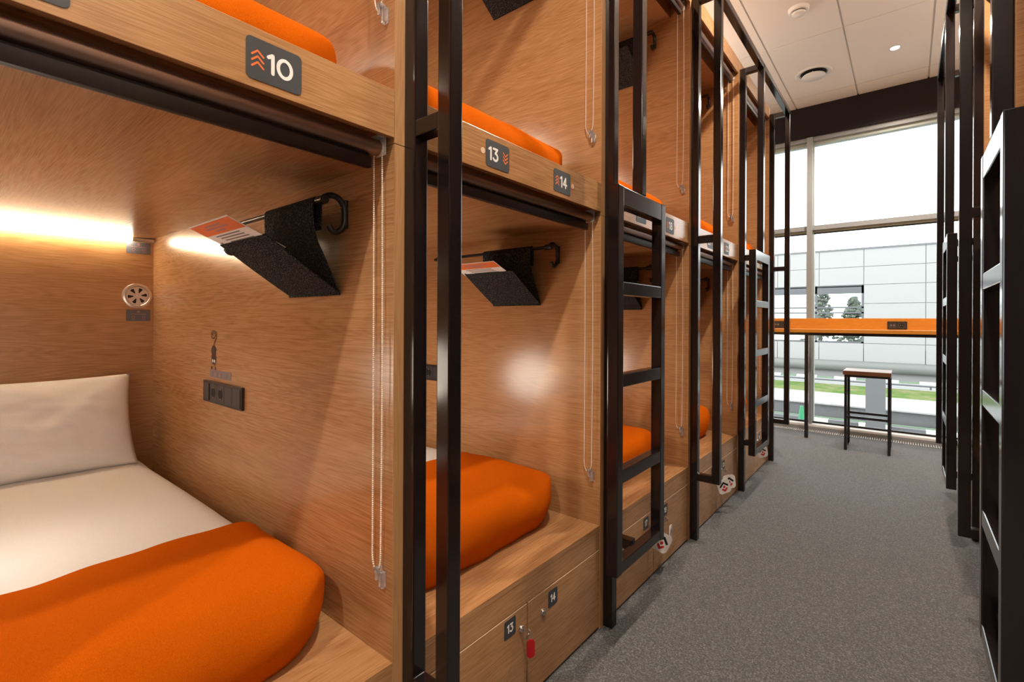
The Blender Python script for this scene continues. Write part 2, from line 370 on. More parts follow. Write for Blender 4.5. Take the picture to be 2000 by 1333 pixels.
for i, (dx, dy) in enumerate(DOWN):
    if dy > -3:
        lab = ['warm glowing recessed downlight in the ceiling beside the window', 'recessed downlight in the ceiling above the middle of the aisle', 'recessed downlight in the ceiling above the camera end of the aisle', 'recessed downlight in the ceiling behind the viewpoint'][i]
        t_ = thing('downlight', (dx, dy, CEIL), lab, 'ceiling light', 'downlights along the aisle ceiling')
        mb = MB(); mb.lathe((dx, dy, CEIL), [(.046, -.001), (.048, .004), (.036, .006), (.034, -.012)], steelm, n=32, axis=Vector((0, 0, -1))); mb.build('rim', t_, True)
        mb = MB(); mb.lathe((dx, dy, CEIL), [(.034, .002), (.001, .004)], lampm, n=32, axis=Vector((0, 0, -1))); mb.build('bulb', t_)
        l = bpy.data.lights.new('downlight_beam', 'SPOT'); l.energy = DOWN_W; l.color = WARM; l.spot_size = math.radians(150); l.spot_blend = .6; l.shadow_soft_size = .05
        o = bpy.data.objects.new('downlight_beam', l); COL.objects.link(o); o.parent = t_; o.location = (0, 0, -.02)

# ================================================================== SLEEPING PODS
BAY = ['nearest bay at far left', 'second bay on the left', 'third bay on the left', 'fourth bay on the left', 'last bay on the left before the window']
def box_part(name, parent, a, b, mat, bev=.0008): return MB().box(a, b, mat, bev).build(name, parent)
def make_lower():
    yo, yi = Y0, Y0-1.0
    t = thing('sleeping_pod', (-2, (yo+yi)/2, 0), '', 'sleeping pod', 'lower sleeping pods on the left')
    for a, b in ((yi-.03, yi), (yo, yo+.03)):
        sp = box_part('side_panel', t, (XB, a, 0), (-1.0015, b, 1.745), woodX, 0); box_part('edge_band', sp, (-1.0015, a, 0), (-1.0, b, 1.745), woodEdge, 0)
    box_part('back_panel', t, (XB-.03, yi-.03, 0), (XB, yo+.03, 1.745), woodY, 0)
    box_part('ceiling_panel', t, (XB, yi, 1.707), (-1.12, yo, 1.745), woodX, .001)
    box_part('bed_base', t, (XB, yi, .417), (-1.0, yo, .437), woodY, .001)
    box_part('front_rail', t, (-1.02, yi, .3385), (-1.0005, yo, .4165), woodY, .0008)
    mid = (yi+yo)/2
    for a, b in ((yi+.001, mid-.0028), (mid+.0028, yo-.001)):
        d = box_part('locker_door', t, (-1.02, a, .012), (-1.0, b, .334), woodY, .0012)
        box_part('top_edge', d, (-1.019, a+.001, .334), (-.9998, b-.001, .3352), capm, 0)
        left = a < mid-.1
        yl = mid-.036 if left else mid+.088; zl = .266
        k = MB(); ax = Vector((1, 0, 0)); k.lathe((-1.0, yl, zl), [(.0115, -.002), (.0115, .004), (.0095, .0065), (.008, .0065), (.008, .010), (.001, .011)], chrome, n=24, axis=ax)
        k.box((-.9895, yl-.001, zl-.005), (-.9888, yl+.001, zl+.005), blackm); k.build('lock', d, True)
    box_part('plinth', t, (-1.06, yi, 0), (-1.04, yo, .1), blackm, 0)
    return t
def make_upper():
    yo, yi = Y0, Y0-1.0
    t = thing('sleeping_pod', (-2, (yo+yi)/2, 1.747), '', 'sleeping pod', 'upper sleeping pods on the left')
    for a, b in ((yi-.03, yi), (yo, yo+.03)):
        sp = box_part('side_panel', t, (XB, a, 1.747), (-1.0015, b, 3.295), woodX, 0); box_part('edge_band', sp, (-1.0015, a, 1.747), (-1.0, b, 3.295), woodEdge, 0)
    box_part('back_panel', t, (XB-.03, yi-.03, 1.747), (XB, yo+.03, 3.295), woodY, 0)
    box_part('deck', t, (XB, yi, 1.747), (-1.12, yo, 1.83), woodY, 0)
    box_part('front_shelf', t, (-1.12, yi, 1.805), (-1.016, yo, 1.83), woodY, 0)
    box_part('fascia', t, (-1.016, yi+.0005, 1.76), (-1.0, yo-.0005, 1.88), woodY, .0012)
    box_part('top_panel', t, (XB, yi, 3.14), (-1.12, yo, 3.25), woodX, .001)
    box_part('top_shelf', t, (-1.12, yi, 3.235), (-1.016, yo, 3.25), woodY, 0)
    box_part('top_fascia', t, (-1.016, yi+.0005, 3.19), (-1.0, yo-.0005, 3.295), woodY, .0012)
    return t
low = make_lower(); upp = make_upper()
lows, upps = [low], [upp]
LLAB = ['open lower sleeping pod with white bedding and orange blanket, nearest at left', 'lower sleeping pod just right of the nearest post frame, red key tag below', 'lower sleeping pod behind the large left ladder', 'lower sleeping pod between the third and fourth post frames from the camera', 'lower sleeping pod at the window end of the left row']
ULAB = ['upper sleeping pod whose fascia carries the 10 plate, nearest at left', 'upper sleeping pod over the plates 13 and 14', 'upper sleeping pod behind the nearest ladder on the left, over the plates 17 and 18', 'upper sleeping pod, fourth from the camera on the left', 'upper sleeping pod at the window end of the left row']
for k in range(1, 5):
    lows.append(dup(low, (0, k*P, 0))); upps.append(dup(upp, (0, k*P, 0)))
for k in range(5): relabel(lows[k], LLAB[k]); relabel(upps[k], ULAB[k])
RLO, RUP = [], []
for k in range(1, 5):
    RLO.append(dup(lows[k], (0, 0, 0), 'lower sleeping pod in the right-hand row, %s from the window' % {4: 'first', 3: 'second', 2: 'third', 1: 'fourth'}[k], 'lower sleeping pods on the right', mirror=True))
    RUP.append(dup(upps[k], (0, 0, 0), 'upper sleeping pod in the right-hand row, %s from the window' % {4: 'first', 3: 'second', 2: 'third', 1: 'fourth'}[k], 'upper sleeping pods on the right', mirror=True))
# number plates
def kid(root, name, n=0):
    l = sorted([c for c in kids(root) if c.name.split('.')[0] == name], key=lambda c: c.name); return l[n]
def fascia_plate(root, yc, zc, txt, up, arrow_left, cap=None):
    pl = Pl((-1.0, yc, zc), (0, 1, 0), (0, 0, 1)); w, h = .112, .083
    mb = MB(); slab(mb, pl, rrect(-w/2, -h/2, w/2, h/2, .010), 0.0001, .0012, plate)
    dh = .036; o = .0015; wt = sum(WID.get(c_, .6) for c_ in txt)*dh+.24*dh*(len(txt)-1)
    cw = .022
    if arrow_left: uc, un = -w/2+.011, -w/2+.043
    else: un = -w/2+.014; uc = w/2-.031
    if len(txt) == 1: un += .01
    number(mb, pl, txt, un, -dh/2, dh, whitep, o, .20)
    chevrons(mb, pl, uc, -.016 if up else -.006, cw, .0115, up, orangep, o, .0038)
    p_ = mb.build('number_plate', kid(root, 'fascia')); p_['label'] = 'charcoal plate reading %s with orange %s chevrons' % (txt, 'upward' if up else 'downward')
    if cap is not None:
        mb = MB(); pc = Pl((-1.0, cap, zc), (0, 1, 0), (0, 0, 1)); disc(mb, pc, 0, 0, .0095, .0008, capm, h0=0, n=24); mb.build('screw_cap', kid(root, 'fascia'))
nums = [(9, 10), (13, 14), (17, 18), (21, 22), (25, 26)]
for k, (a, b) in enumerate(nums):
    yi = Y0-1.0+k*P; yo = Y0+k*P; zc = 1.818
    fascia_plate(upps[k], yi+.335, zc, str(a), False, False, cap=yi+.266 if k else None)
    fascia_plate(upps[k], yo-.298, zc, str(b), True, True, cap=yo-.225 if k else None)
    mid = (yi+yo)/2
    doors = sorted([c for c in kids(lows[k]) if c.name.startswith('locker_door')], key=lambda c: sum(v.co.y for v in c.data.vertices))
    for d, n_, u, z in ((doors[0], a, mid-.094, .296), (doors[1], b, mid+.152, .288)):
        pl = Pl((-1.0, u, z), (0, 1, 0), (0, 0, 1)); mb = MB(); slab(mb, pl, rrect(-.029, -.030, .029, .030, .006), .0001, .001, plate)
        dh = .024; tx = str(n_); wt = sum(WID.get(c_, .6) for c_ in tx)*dh+.24*dh*(len(tx)-1); number(mb, pl, tx, -wt/2, -dh/2, dh, whitep, .0012, .22)
        p_ = mb.build('number_plate', d); p_['label'] = 'small charcoal square plate reading %s' % tx

# ================================================================== POST FRAMES, LADDERS
T = .042
def bar(a, b): return MB().box(a, b, paint, .0035)
def make_frame(full):
    y = .782; t = thing('post_frame', (-.92, y+T/2, 0), '', 'steel frame', '')
    bar((-1.0, y, 0), (-.957, y+T, 3.23)).build('inner_post', t)
    bar((-.874, y, .355 if full else 1.812), (-.831, y+T, 3.23)).build('outer_post', t)
    for z in (.355, 1.762, 3.188):
        bar((-.958, y+.001, z), (-.873, y+T-.001, z+T)).build('crossbar', t)
    return t
fA = make_frame(True); fB = dup(fA)
fB_outer = [c for c in kids(fB) if c.name.startswith('outer_post')][0]
fB_outer.data = bar((-.874, .782, 1.812), (-.831, .782+T, 3.23)).build('tmp', fB).data
bpy.data.objects.remove([c for c in kids(fB) if c.name.startswith('tmp')][0])
FL = ['dark steel post frame nearest the camera, between the 10 bay and the 13 bay', 'dark steel post frame behind the large left ladder', 'dark steel post frame between the third and fourth bays, without a ladder', 'dark steel post frame behind the far left ladder', 'dark steel post frame at the window end of the left pods']
fA['label'] = FL[0]; fA['group'] = 'post frames along the left pods'
fB.location.y += P; fB['label'] = FL[1]; fB['group'] = 'post frames along the left pods'
frames = [fA, fB, dup(fA, (0, 2*P, 0), FL[2]), dup(fB, (0, 2*P, 0), FL[3]), dup(fA, (0, 4*P-.02, 0), FL[4])]
FR = ['dark steel post frame behind the near right ladder', 'dark steel post frame between the two ladders on the right', 'dark steel post frame behind the far right ladder', 'dark steel post frame at the window end of the right pods']
for k in range(1, 5): dup(frames[k], (0, 0, 0), FR[k-1], 'post frames along the right pods', mirror=True)
def make_ladder():
    yc = .782+T/2+P; t = thing('bunk_ladder', (-.853, yc, .34), 'dark steel bunk ladder on the left, in front of lockers 17 and 18', 'ladder', 'bunk ladders')
    x0, x1 = -.876, -.831; y0, y1 = yc-.225, yc+.225; w = .045
    for a in (y0, y1-w): bar((x0, a, .34), (x1, a+w, 1.812)).build('side_rail', t)
    for z0, z1 in ((.342, .385), (.684, .734), (1.048, 1.098), (1.40, 1.45), (1.738, 1.811)):
        bar((x0+.001, y0+w-.002, z0), (x1-.001, y1-w+.002, z1)).build('rung', t)
    return t
lad = make_ladder()
lad2 = dup(lad, (0, 2*P-.02, 0), 'dark steel bunk ladder on the left nearer the window')
dup(lad, (0, 0, 0), 'dark steel bunk ladder cut by the right edge of the photo', mirror=True)
dup(lad2, (0, 0, 0), 'dark steel bunk ladder on the right nearer the window', mirror=True)
def toprail(): return bar((-.874, -1.6, 3.19), (-.831, .782+4*P+T-.02, 3.2305))
o = toprail().build('overhead_rail', None); tag(o, 'long dark steel rail joining the tops of the left post frames', 'rail')
o2 = o.copy(); COL.objects.link(o2); o2.location.x = CX-o.location.x; o2['label'] = 'long dark steel rail joining the tops of the right post frames'

# ================================================================== ROLLER BLINDS
def make_blind(upper):
    zt, zb = (1.740, .66) if not upper else (3.170, 2.10)
    yo, yi = Y0, Y0-1.0; x = -1.050
    t = thing('roller_blind', (x, yo-.5, zt), '', 'roller blind', '')
    MB().cyl((x, yi+.014, zt), (x, yo-.016, zt), .0205, blindtube, 36).build('tube', t, True)
    mb = MB(); mb.box((x-.006, yi+.02, zt-.058), (x+.012, yo-.04, zt-.030), blinddark, .003); mb.box((x-.004, yi+.02, zt-.031), (x-.001, yo-.04, zt-.005), blinddark); mb.build('hem_rail', t, True)
    for y in (yi+.004, yo-.006):
        mb = MB(); mb.box((x-.02, y-.0015, zt-.018), (x+.022, y+.0015, zt+.03), bracketm, .001)
        s = 1 if y < yo-.5 else -1
        mb.box((x-.02, min(y, y+s*.02), zt+.026), (x+.022, max(y, y+s*.02), zt+.029), bracketm)
        mb.cyl((x, y, zt), (x, y+s*.01, zt), .019, bracketm, 24); mb.build('bracket', t, True)
    # bead chain
    yc = yo-.012; xa, xb = -1.070, -1.034; pts = []
    n = int((zt-zb)/.0052)
    sag = .006
    for i in range(n+1):
        f = i/n; z = zt-(zt-zb)*f; a = xa+(1-math.cos(f*6))*.0006+(.010*max(0, (f-.965)/.035)**2 if f > .965 else 0)
        pts.append((a, yc, z))
    for i in range(n+1):
        f = i/n; z = zt-(zt-zb)*f; a = xb+.004*math.sin(f*math.pi)-(.010*max(0, (f-.965)/.035)**2 if f > .965 else 0)
        pts.append((a, yc-.001, z))
    mb = MB()
    for p in pts: mb.sph(p, .0026, beadm, 1)
    mb.tube(pts[:n+1][::8], .0006, beadm, 5); mb.tube(pts[n+1:][::8], .0006, beadm, 5)
    ch = mb.build('bead_chain', t, True)
    mb = MB(); mb.box((-1.053, yc-.006, zb-.004), (-1.037, yc+.011, zb+.010), clearp, .003); mb.box((-1.042, yc-.002, zb-.042), (-1.026, yc+.0115, zb-.002), clearp, .003)
    mb.box((-1.048, yc-.008, zb-.022), (-1.040, yc-.003, zb+.004), clearp, .002); mb.cyl((-1.045, yc-.008, zb+.004), (-1.045, yc+.008, zb+.004), .007, clearp, 16); mb.build('chain_clip', t, True)
    return t
bl, bu = make_blind(False), make_blind(True)
BL = ['rolled-up bronze blind across the nearest lower pod', 'rolled-up bronze blind under the 13 and 14 plates', 'rolled-up bronze blind under the 17 and 18 plates, behind the ladder', 'rolled-up blind of the fourth lower pod from the camera', 'rolled-up blind of the lower pod nearest the window on the left']
BU = ['rolled-up blind of the nearest upper pod, its chain clip hanging above the 10 plate', 'rolled-up blind of the second upper pod, chain hanging right of the 13 plate', 'rolled-up blind of the third upper pod, chain hanging above the 18 plate', 'rolled-up blind of the fourth upper pod from the camera', 'rolled-up blind of the upper pod nearest the window on the left']
BLs, BUs = [bl], [bu]
for k in range(5):
    if k: BLs.append(dup(bl, (0, k*P, 0))); BUs.append(dup(bu, (0, k*P, 0)))
    tag(BLs[k], BL[k], group='roller blinds of the lower left pods'); tag(BUs[k], BU[k], group='roller blinds of the upper left pods')
for k in range(1, 5):
    nm = {4: 'first', 3: 'second', 2: 'third', 1: 'fourth'}[k]
    dup(BLs[k], (0, 0, 0), 'rolled-up blind of the lower right-hand pod %s from the window' % nm, 'roller blinds of the lower right pods', mirror=True)
    dup(BUs[k], (0, 0, 0), 'rolled-up blind of the upper right-hand pod %s from the window' % nm, 'roller blinds of the upper right pods', mirror=True)

# ================================================================== HOOK RAIL, FELT POUCH, LEAFLET
def make_rail(dz=0):
    y = Y0; t = thing('coat_rail', (-1.55, y, 1.5+dz), '', 'coat rail', 'coat rails with hooks inside the left pods')
    zr = 1.622+dz; yr = y-.075
    MB().cyl((-1.955, yr, zr), (-1.205, yr, zr), .0075, black, 16).build('rod', t, True)
    for x in (-1.92, -1.215):
        mb = MB(); pts = []
        pts += [(x, yr, zr), (x, yr+.012, zr+.012), (x, yr+.030, zr+.018), (x, yr+.050, zr+.013), (x, yr+.064, zr-.004), (x, yr+.067, zr-.025), (x, yr+.066, zr-.052), (x, yr+.058, zr-.070), (x, yr+.044, zr-.080), (x, yr+.030, zr-.077), (x, yr+.021, zr-.064)]
        pv = [Vector(p) for p in pts]; q = []
        for i in range(len(pv)-1):
            p0, p1, p2, p3 = pv[max(i-1, 0)], pv[i], pv[i+1], pv[min(i+2, len(pv)-1)]
            for f in (0, .25, .5, .75): q.append(.5*((2*p1)+(p2-p0)*f+(2*p0-5*p1+4*p2-p3)*f*f+(3*p1-p0-3*p2+p3)*f**3))
        q.append(pv[-1]); mb.tube(q, .0085, black, 12)
        mb.box((x-.009, yr+.064, zr-.066), (x+.009, y-.0005, zr+.012), black, .003)
        mb.cyl((x-.016, yr, zr), (x+.016, yr, zr), .0125, black, 20)
        for zz in (zr-.012, zr-.044): mb.sph((x, yr+.0575, zz), .003, chrome, 1)
        mb.build('hook_bracket', t, True)
    return t
def sheet_strip(mb, prof, x0, x1, mat, th=.0035, nx=10, bow=None):
    """prof: list of (y,z); a thick bent sheet spanning x0..x1"""
    P_ = [Vector((0, a, b)) for a, b in prof]; n = len(P_)
    nor = []
    for i in range(n):
        d = (P_[min(i+1, n-1)]-P_[max(i-1, 0)]).normalized(); nor.append(Vector((0, -d.z, d.y)))
    vs = []; 
    for side in (1, -1):
        for i in range(n):
            for k in range(nx+1):
                x = x0+(x1-x0)*k/nx; b = bow(i/(n-1), k/nx) if bow else 0
                p = P_[i]+nor[i]*(side*th/2+b); vs.append((x, p.y, p.z))
    def id_(s, i, k): return s*n*(nx+1)+i*(nx+1)+k
    fs = []
    for i in range(n-1):
        for k in range(nx):
            fs.append((id_(0, i, k), id_(0, i, k+1), id_(0, i+1, k+1), id_(0, i+1, k)))
            fs.append((id_(1, i, k), id_(1, i+1, k), id_(1, i+1, k+1), id_(1, i, k+1)))
        fs.append((id_(0, i, 0), id_(0, i+1, 0), id_(1, i+1, 0), id_(1, i, 0))); fs.append((id_(0, i, nx), id_(1, i, nx), id_(1, i+1, nx), id_(0, i+1, nx)))
    for k in range(nx):
        fs.append((id_(0, 0, k), id_(1, 0, k), id_(1, 0, k+1), id_(0, 0, k+1))); fs.append((id_(0, n-1, k), id_(0, n-1, k+1), id_(1, n-1, k+1), id_(1, n-1, k)))
    mb.add(vs, fs, mat)
def make_pouch(dx=0, dz=0):
    y = Y0; x0, x1 = -1.525+dx, -1.238+dx; zr = 1.622+dz; yr = y-.075
    t = thing('felt_pouch', ((x0+x1)/2, y-.1, 1.37+dz), '', 'felt pouch', 'charcoal felt pouches hanging inside the left pods')
    # hanger flap over the rod and back sheet
    prof = [(yr+.012, zr-.075), (yr+.013, zr-.03), (yr+.013, zr)]
    prof += [(yr+.0115*math.cos(a), zr+.0115*math.sin(a)) for a in [math.radians(d) for d in (30, 60, 90, 120, 150, 180)]]
    prof += [(yr-.012, zr-.03), (yr-.010, zr-.07), (yr+.002, zr-.11), (yr+.025, zr-.155), (yr+.048, zr-.20), (y-.010, 1.384+dz), (y-.008, 1.376+dz)]
    mb = MB(); sheet_strip(mb, prof, x0, x1, felt); mb.build('back_sheet', t, True)
    bow = lambda u, v: .006*math.sin(math.pi*u)*math.cos((v-.5)*2.2)
    prof = [(y-.008, 1.376+dz), (y-.03, 1.392+dz), (y-.08, 1.426+dz), (y-.13, 1.460+dz), (y-.18, 1.494+dz), (y-.212, 1.514+dz)]
    mb = MB(); sheet_strip(mb, prof, x0, x1, felt, .004, 14, bow); mb.build('front_sheet', t, True)
    # stitched bottom seam
    mb = MB(); mb.box((x0, y-.013, 1.370+dz), (x1, y-.004, 1.378+dz), felt, .002); mb.build('seam', t, True)
    return t
def make_leaflet(dx=0, dz=0):
    # lies on the inside of the front sheet, sticking out over its top edge
    a = Vector((0, -.92, .39)).normalized(); base = Vector((-1.515+dx, .600, 1.4895+dz)); pl = Pl(base, (1, 0, -.0), a)
    L, w = .155, .262
    mb = MB()
    O2 = Pl(base, Vector((1, 0, 0)), a)
    slab(mb, O2, [(0, 0), (w, 0), (w, L), (0, L)], 0, .0012, whitep)
    for sgn, h in ((1, .0015), (-1, -.0003)):
        slab_pts = [(.004, L-.050), (w-.004, L-.050), (w-.004, L-.004), (.004, L-.004)]
        mb.add([O2.p(u, v, h) for u, v in slab_pts], [(0, 1, 2, 3)], orangep)
        h2 = h+sgn*.0002
        for j, (v, u0_, u1_) in enumerate(((L-.020, .08, .18), (L-.030, .06, .20), (L-.041, .10, .16))): mb.add([O2.p(u, vv, h2) for u, vv in ((u0_, v), (u1_, v), (u1_, v+.006), (u0_, v+.006))], [(0, 1, 2, 3)], pinkm)
        for j in range(4):
            v = L-.060-j*.010; u0_ = .05+.008*j; mb.add([O2.p(u, vv, h2) for u, vv in ((u0_, v), (w-.06+.006*j, v), (w-.06+.006*j, v+.004), (u0_, v+.004))], [(0, 1, 2, 3)], plateg)
        mb.add([O2.p(u, vv, h2) for u, vv in ((.012, L-.095), (.024, L-.095), (.024, L-.083), (.012, L-.083))], [(0, 1, 2, 3)], plateg)
    return mb.build('leaflet', None)
rail0 = make_rail(); pouch0 = make_pouch(); leaf0 = make_leaflet()
tag(rail0, 'black coat rail with hooks in the nearest lower pod'); tag(pouch0, 'charcoal felt pouch hanging in the nearest lower pod, largest in view')
tag(leaf0, 'orange and white leaflet in the largest felt pouch', 'leaflet', 'leaflets in the felt pouches')
PW = [('second lower pod', 1, -.07, 0), ('third lower pod, seen through the ladder', 2, -.05, 0), ('fourth lower pod', 3, -.05, 0)]
PW2 = ['', 'pouch right of the nearest post frame', 'pouch behind the large left ladder']
for w_, k, dx, dz in PW:
    dup(rail0, (0, k*P, 0), 'black coat rail with hooks in the %s' % w_); 
    p_ = dup(pouch0, (dx, k*P, 0), 'charcoal felt pouch hanging in the %s' % w_)
    if k < 3: dup(leaf0, (dx-.02, k*P, 0), 'orange and white leaflet in the felt %s' % PW2[k])
UP = [('second upper pod', 1, -.08, 1.43), ('third upper pod', 2, -.06, 1.43), ('fourth upper pod', 3, -.05, 1.43)]
for w_, k, dx, dz in UP:
    dup(rail0, (0, k*P, dz), 'black coat rail with hooks in the %s' % w_)
    dup(pouch0, (dx, k*P, dz), 'charcoal felt pouch hanging in the %s' % w_)

# ================================================================== BEDDING
def clampcorner(x, y, hx, hy, R):
    sx, sy = (1 if x >= 0 else -1), (1 if y >= 0 else -1); ax, ay = abs(x), abs(y)
    cx, cy = hx-R, hy-R
    if ax > cx and ay > cy:
        v = Vector((ax-cx, ay-cy)); 
        if v.length > R: v *= R/v.length
        ax, ay = cx+v.x, cy+v.y
    return sx*ax, sy*ay
def fold(d, half, r):
    a = abs(d); s = 1 if d >= 0 else -1
    if a <= half-r: return s*a, 0.0
    q = (a-(half-r))/r
    if q <= math.pi/2: return s*(half-r+r*math.sin(q)), r*(1-math.cos(q))
    return s*half, r+(q-math.pi/2)*r
def drape(xb, xf, y0, y1, ztop, zbot, r, R, mat, seed, amp=.006, nx=80, ny=80, back_open=True, skirt=.012, tuck=.0):
    cx, cy = (xb+xf)/2, (y0+y1)/2; hx, hy = (xf-xb)/2, (y1-y0)/2; H = ztop-zbot
    arc_ = r*math.pi/2+max(0, H-r); vs = []; fs = []
    for i in range(nx+1):
        s_ = -hx+(2*hx+arc_-r)*i/nx if back_open else -(hx-r+arc_)+2*(hx-r+arc_)*i/nx
        for j in range(ny+1):
            t_ = -(hy-r+arc_)+2*(hy-r+arc_)*j/ny
            if back_open and s_ < 0: x, dx = s_, 0
            else: x, dx = fold(s_, hx, r)
            y, dy = fold(t_, hy, r)
            if back_open and x < 0: pass
            else: x, y = clampcorner(x, y, hx, hy, R)
            dz = (dx**2.2+dy**2.2)**(1/2.2) if dx+dy > 0 else 0
            z = ztop-min(dz, H)
            wx, wy = cx+x, cy+y
            nz = noise.noise(Vector((wx*3, wy*3, seed)))*amp*1.4+(abs(noise.noise(Vector((wx*2.2+wy*5, wy*1.2-wx*3, seed+9))))-.2)*amp*.9+noise.noise(Vector((wx*9+wy*4, wy*9, seed+5)))*amp*.45
            crown = .012*(1-(x/hx)**2)*(1-(y/hy)**2)
            if dz >= H-1e-6: # rests on the deck
                out = 0
            else:
                z += nz*(1-min(1, dz/H)*.7)+crown
            bulge = (noise.noise(Vector((wx*7, wy*7, z*10+seed)))*amp*1.6)*(min(1, dz/(H*.5)))
            q_ = max(0, dz/H-.42)/.58; q_ = q_*q_*tuck
            rr_ = math.hypot(x/hx, y/hy); ix = (q_*max(0, x/hx) if back_open else 0); iy = q_*y/hy*.7
            vs.append((cx+x-ix+(bulge if abs(x) > hx*.8 and x > 0 else 0), cy+y-iy+(bulge*.6 if abs(y) > hy*.8 else 0), max(z, zbot+.002)))
    for i in range(nx):
        for j in range(ny): fs.append((i*(ny+1)+j, i*(ny+1)+j+1, (i+1)*(ny+1)+j+1, (i+1)*(ny+1)+j))
    n_ = ny+1; V = [Vector(v) for v in vs]
    for it in range(14):
        W_ = list(V)
        for i in range(nx+1):
            for j in range(ny+1):
                if 0 < i < nx and 0 < j < ny and V[i*n_+j].z > zbot+.004:
                    W_[i*n_+j] = V[i*n_+j]*.4+(V[(i-1)*n_+j]+V[(i+1)*n_+j]+V[i*n_+j-1]+V[i*n_+j+1])*.15
        V = W_
    vs = V
    mb = MB(); mb.add(vs, fs, mat); return mb
def make_mattress(k, z0, h, xf, lab):
    y0, y1 = Y0-1.0+.055+k*P, Y0-.06+k*P
    mb = drape(XB+.012, xf, y0, y1, z0+h, z0, .07, .09, linen, 3.3+k, .006, 110, 90, back_open=False)
    o = mb.build('mattress', None, True); tag(o, lab, 'mattress', 'mattresses in the left pods'); return o
def make_blanket(k, z0, h, xb, xf, lab, seed):
    y0, y1 = Y0-1.0+.025+k*P, Y0-.020+k*P
    mb = drape(xb, xf, y0, y1, z0+h+.014, z0, .105, .21, fleece, seed, .007, 110, 110, tuck=.045)
    o = mb.build('blanket', None, True, solid=.008); tag(o, lab, 'blanket', 'orange blankets in the left pods'); return o
MZ, MH = .437, .195
make_mattress(0, MZ, MH, -1.27, 'white sheeted mattress in the nearest lower pod')
make_mattress(1, MZ, MH, -1.27, 'white mattress in the pod above lockers 13 and 14')
make_blanket(0, MZ, MH, -1.66, -1.14, 'orange fleece blanket across the foot of the nearest bed', 1.0)
make_blanket(1, MZ, MH, -1.70, -1.14, 'orange fleece blanket above lockers 13 and 14', 2.0)
make_blanket(2, MZ, MH, -1.70, -1.14, 'orange fleece blanket above lockers 17 and 18, behind the ladder', 3.0)
make_blanket(3, MZ, MH, -1.70, -1.14, 'orange fleece blanket in the fourth lower pod', 4.0)
make_blanket(4, MZ, MH, -1.70, -1.14, 'orange fleece blanket in the lower pod nearest the window', 5.0)
UZ, UH = 1.83, .185
for k in range(5):
    make_blanket(k, UZ, UH, -1.75, -1.09, 'orange fleece blanket showing above the fascia of the %s upper pod' % ('nearest', 'second', 'third', 'fourth', 'last')[k], 7.0+k)
# pillow
def make_pillow():
    Wd, Hd, th = .70, .43, .085; nu, nv = 48, 34; vs = []; fs = []
    ang = math.radians(70)
    c0 = Vector((-2.80, .635, .615)); U = Vector((0, -1, 0)); V = Vector((-math.cos(ang), 0, math.sin(ang))); Nn = Vector((math.sin(ang), 0, math.cos(ang)))
    for side in (1, -1):
        for i in range(nu+1):
            for j in range(nv+1):
                u, v = i/nu, j/nv; a, b = 2*u-1, 2*v-1
                pr = max(0, (1-abs(a)**3.2))**.55*max(0, (1-abs(b)**2.6))**.6
                pin = 1-.07*(a*a)*(1-b*b)-.0; pin2 = 1-.09*(b*b)*(1-a*a)*0-.10*(1-abs(b))*0
                p = c0+U*(Wd*(.5+a*.5*(1-.045*(1-b*b))))+V*(Hd*(.5+b*.5*(1-.05*(1-a*a))))
                w = noise.noise(Vector((u*4, v*4, side*2.)))*.016+noise.noise(Vector((u*9+v*3, v*8, side)))*.008+abs(noise.noise(Vector((u*5-v*7, v*6+u*4, side+4))))*.010
                sagc = -.01*math.sin(math.pi*v)
                vs.append(p+Nn*(side*(th*pr)+w*pr+(0.05+sagc)))
    n1 = (nu+1)*(nv+1)
    for s in (0, 1):
        for i in range(nu):
            for j in range(nv): fs.append((s*n1+i*(nv+1)+j, s*n1+i*(nv+1)+j+1, s*n1+(i+1)*(nv+1)+j+1, s*n1+(i+1)*(nv+1)+j))
    mb = MB(); mb.add(vs, fs, linen)
    o = mb.build('pillow', None, True); 
    bm = bmesh.new(); bm.from_mesh(o.data); bmesh.ops.remove_doubles(bm, verts=bm.verts, dist=.0015); bmesh.ops.recalc_face_normals(bm, faces=bm.faces); bm.to_mesh(o.data); bm.free()
    tag(o, 'white pillow leaning against the back panel of the nearest bed', 'pillow')
make_pillow()

# ================================================================== POD 1 FITTINGS
# LED strip
t_ = thing('led_strip', (-2.99, .25, 1.69), 'glowing LED strip under the ceiling of the nearest lower pod', 'led strip light')
mb = MB(); mb.prism([(-3.0, -.247, 1.7065), (-2.984, -.247, 1.7065), (-2.984, -.247, 1.704), (-2.9985, -.247, 1.688), (-3.0, -.247, 1.688)], (0, .998, 0), steelm); mb.build('aluminium_profile', t_)
mb = MB(); mb.prism([(-2.984, -.24, 1.7055), (-2.974, -.24, 1.702), (-2.974, -.24, 1.692), (-2.984, -.24, 1.6865)], (0, .90, 0), ledm); mb.build('diffuser', t_)
mb = MB(); mb.prism([(-2.984, .66, 1.7055), (-2.974, .66, 1.702), (-2.974, .66, 1.692), (-2.984, .66, 1.6865)], (0, .088, 0), steelm); mb.build('end_section', t_)
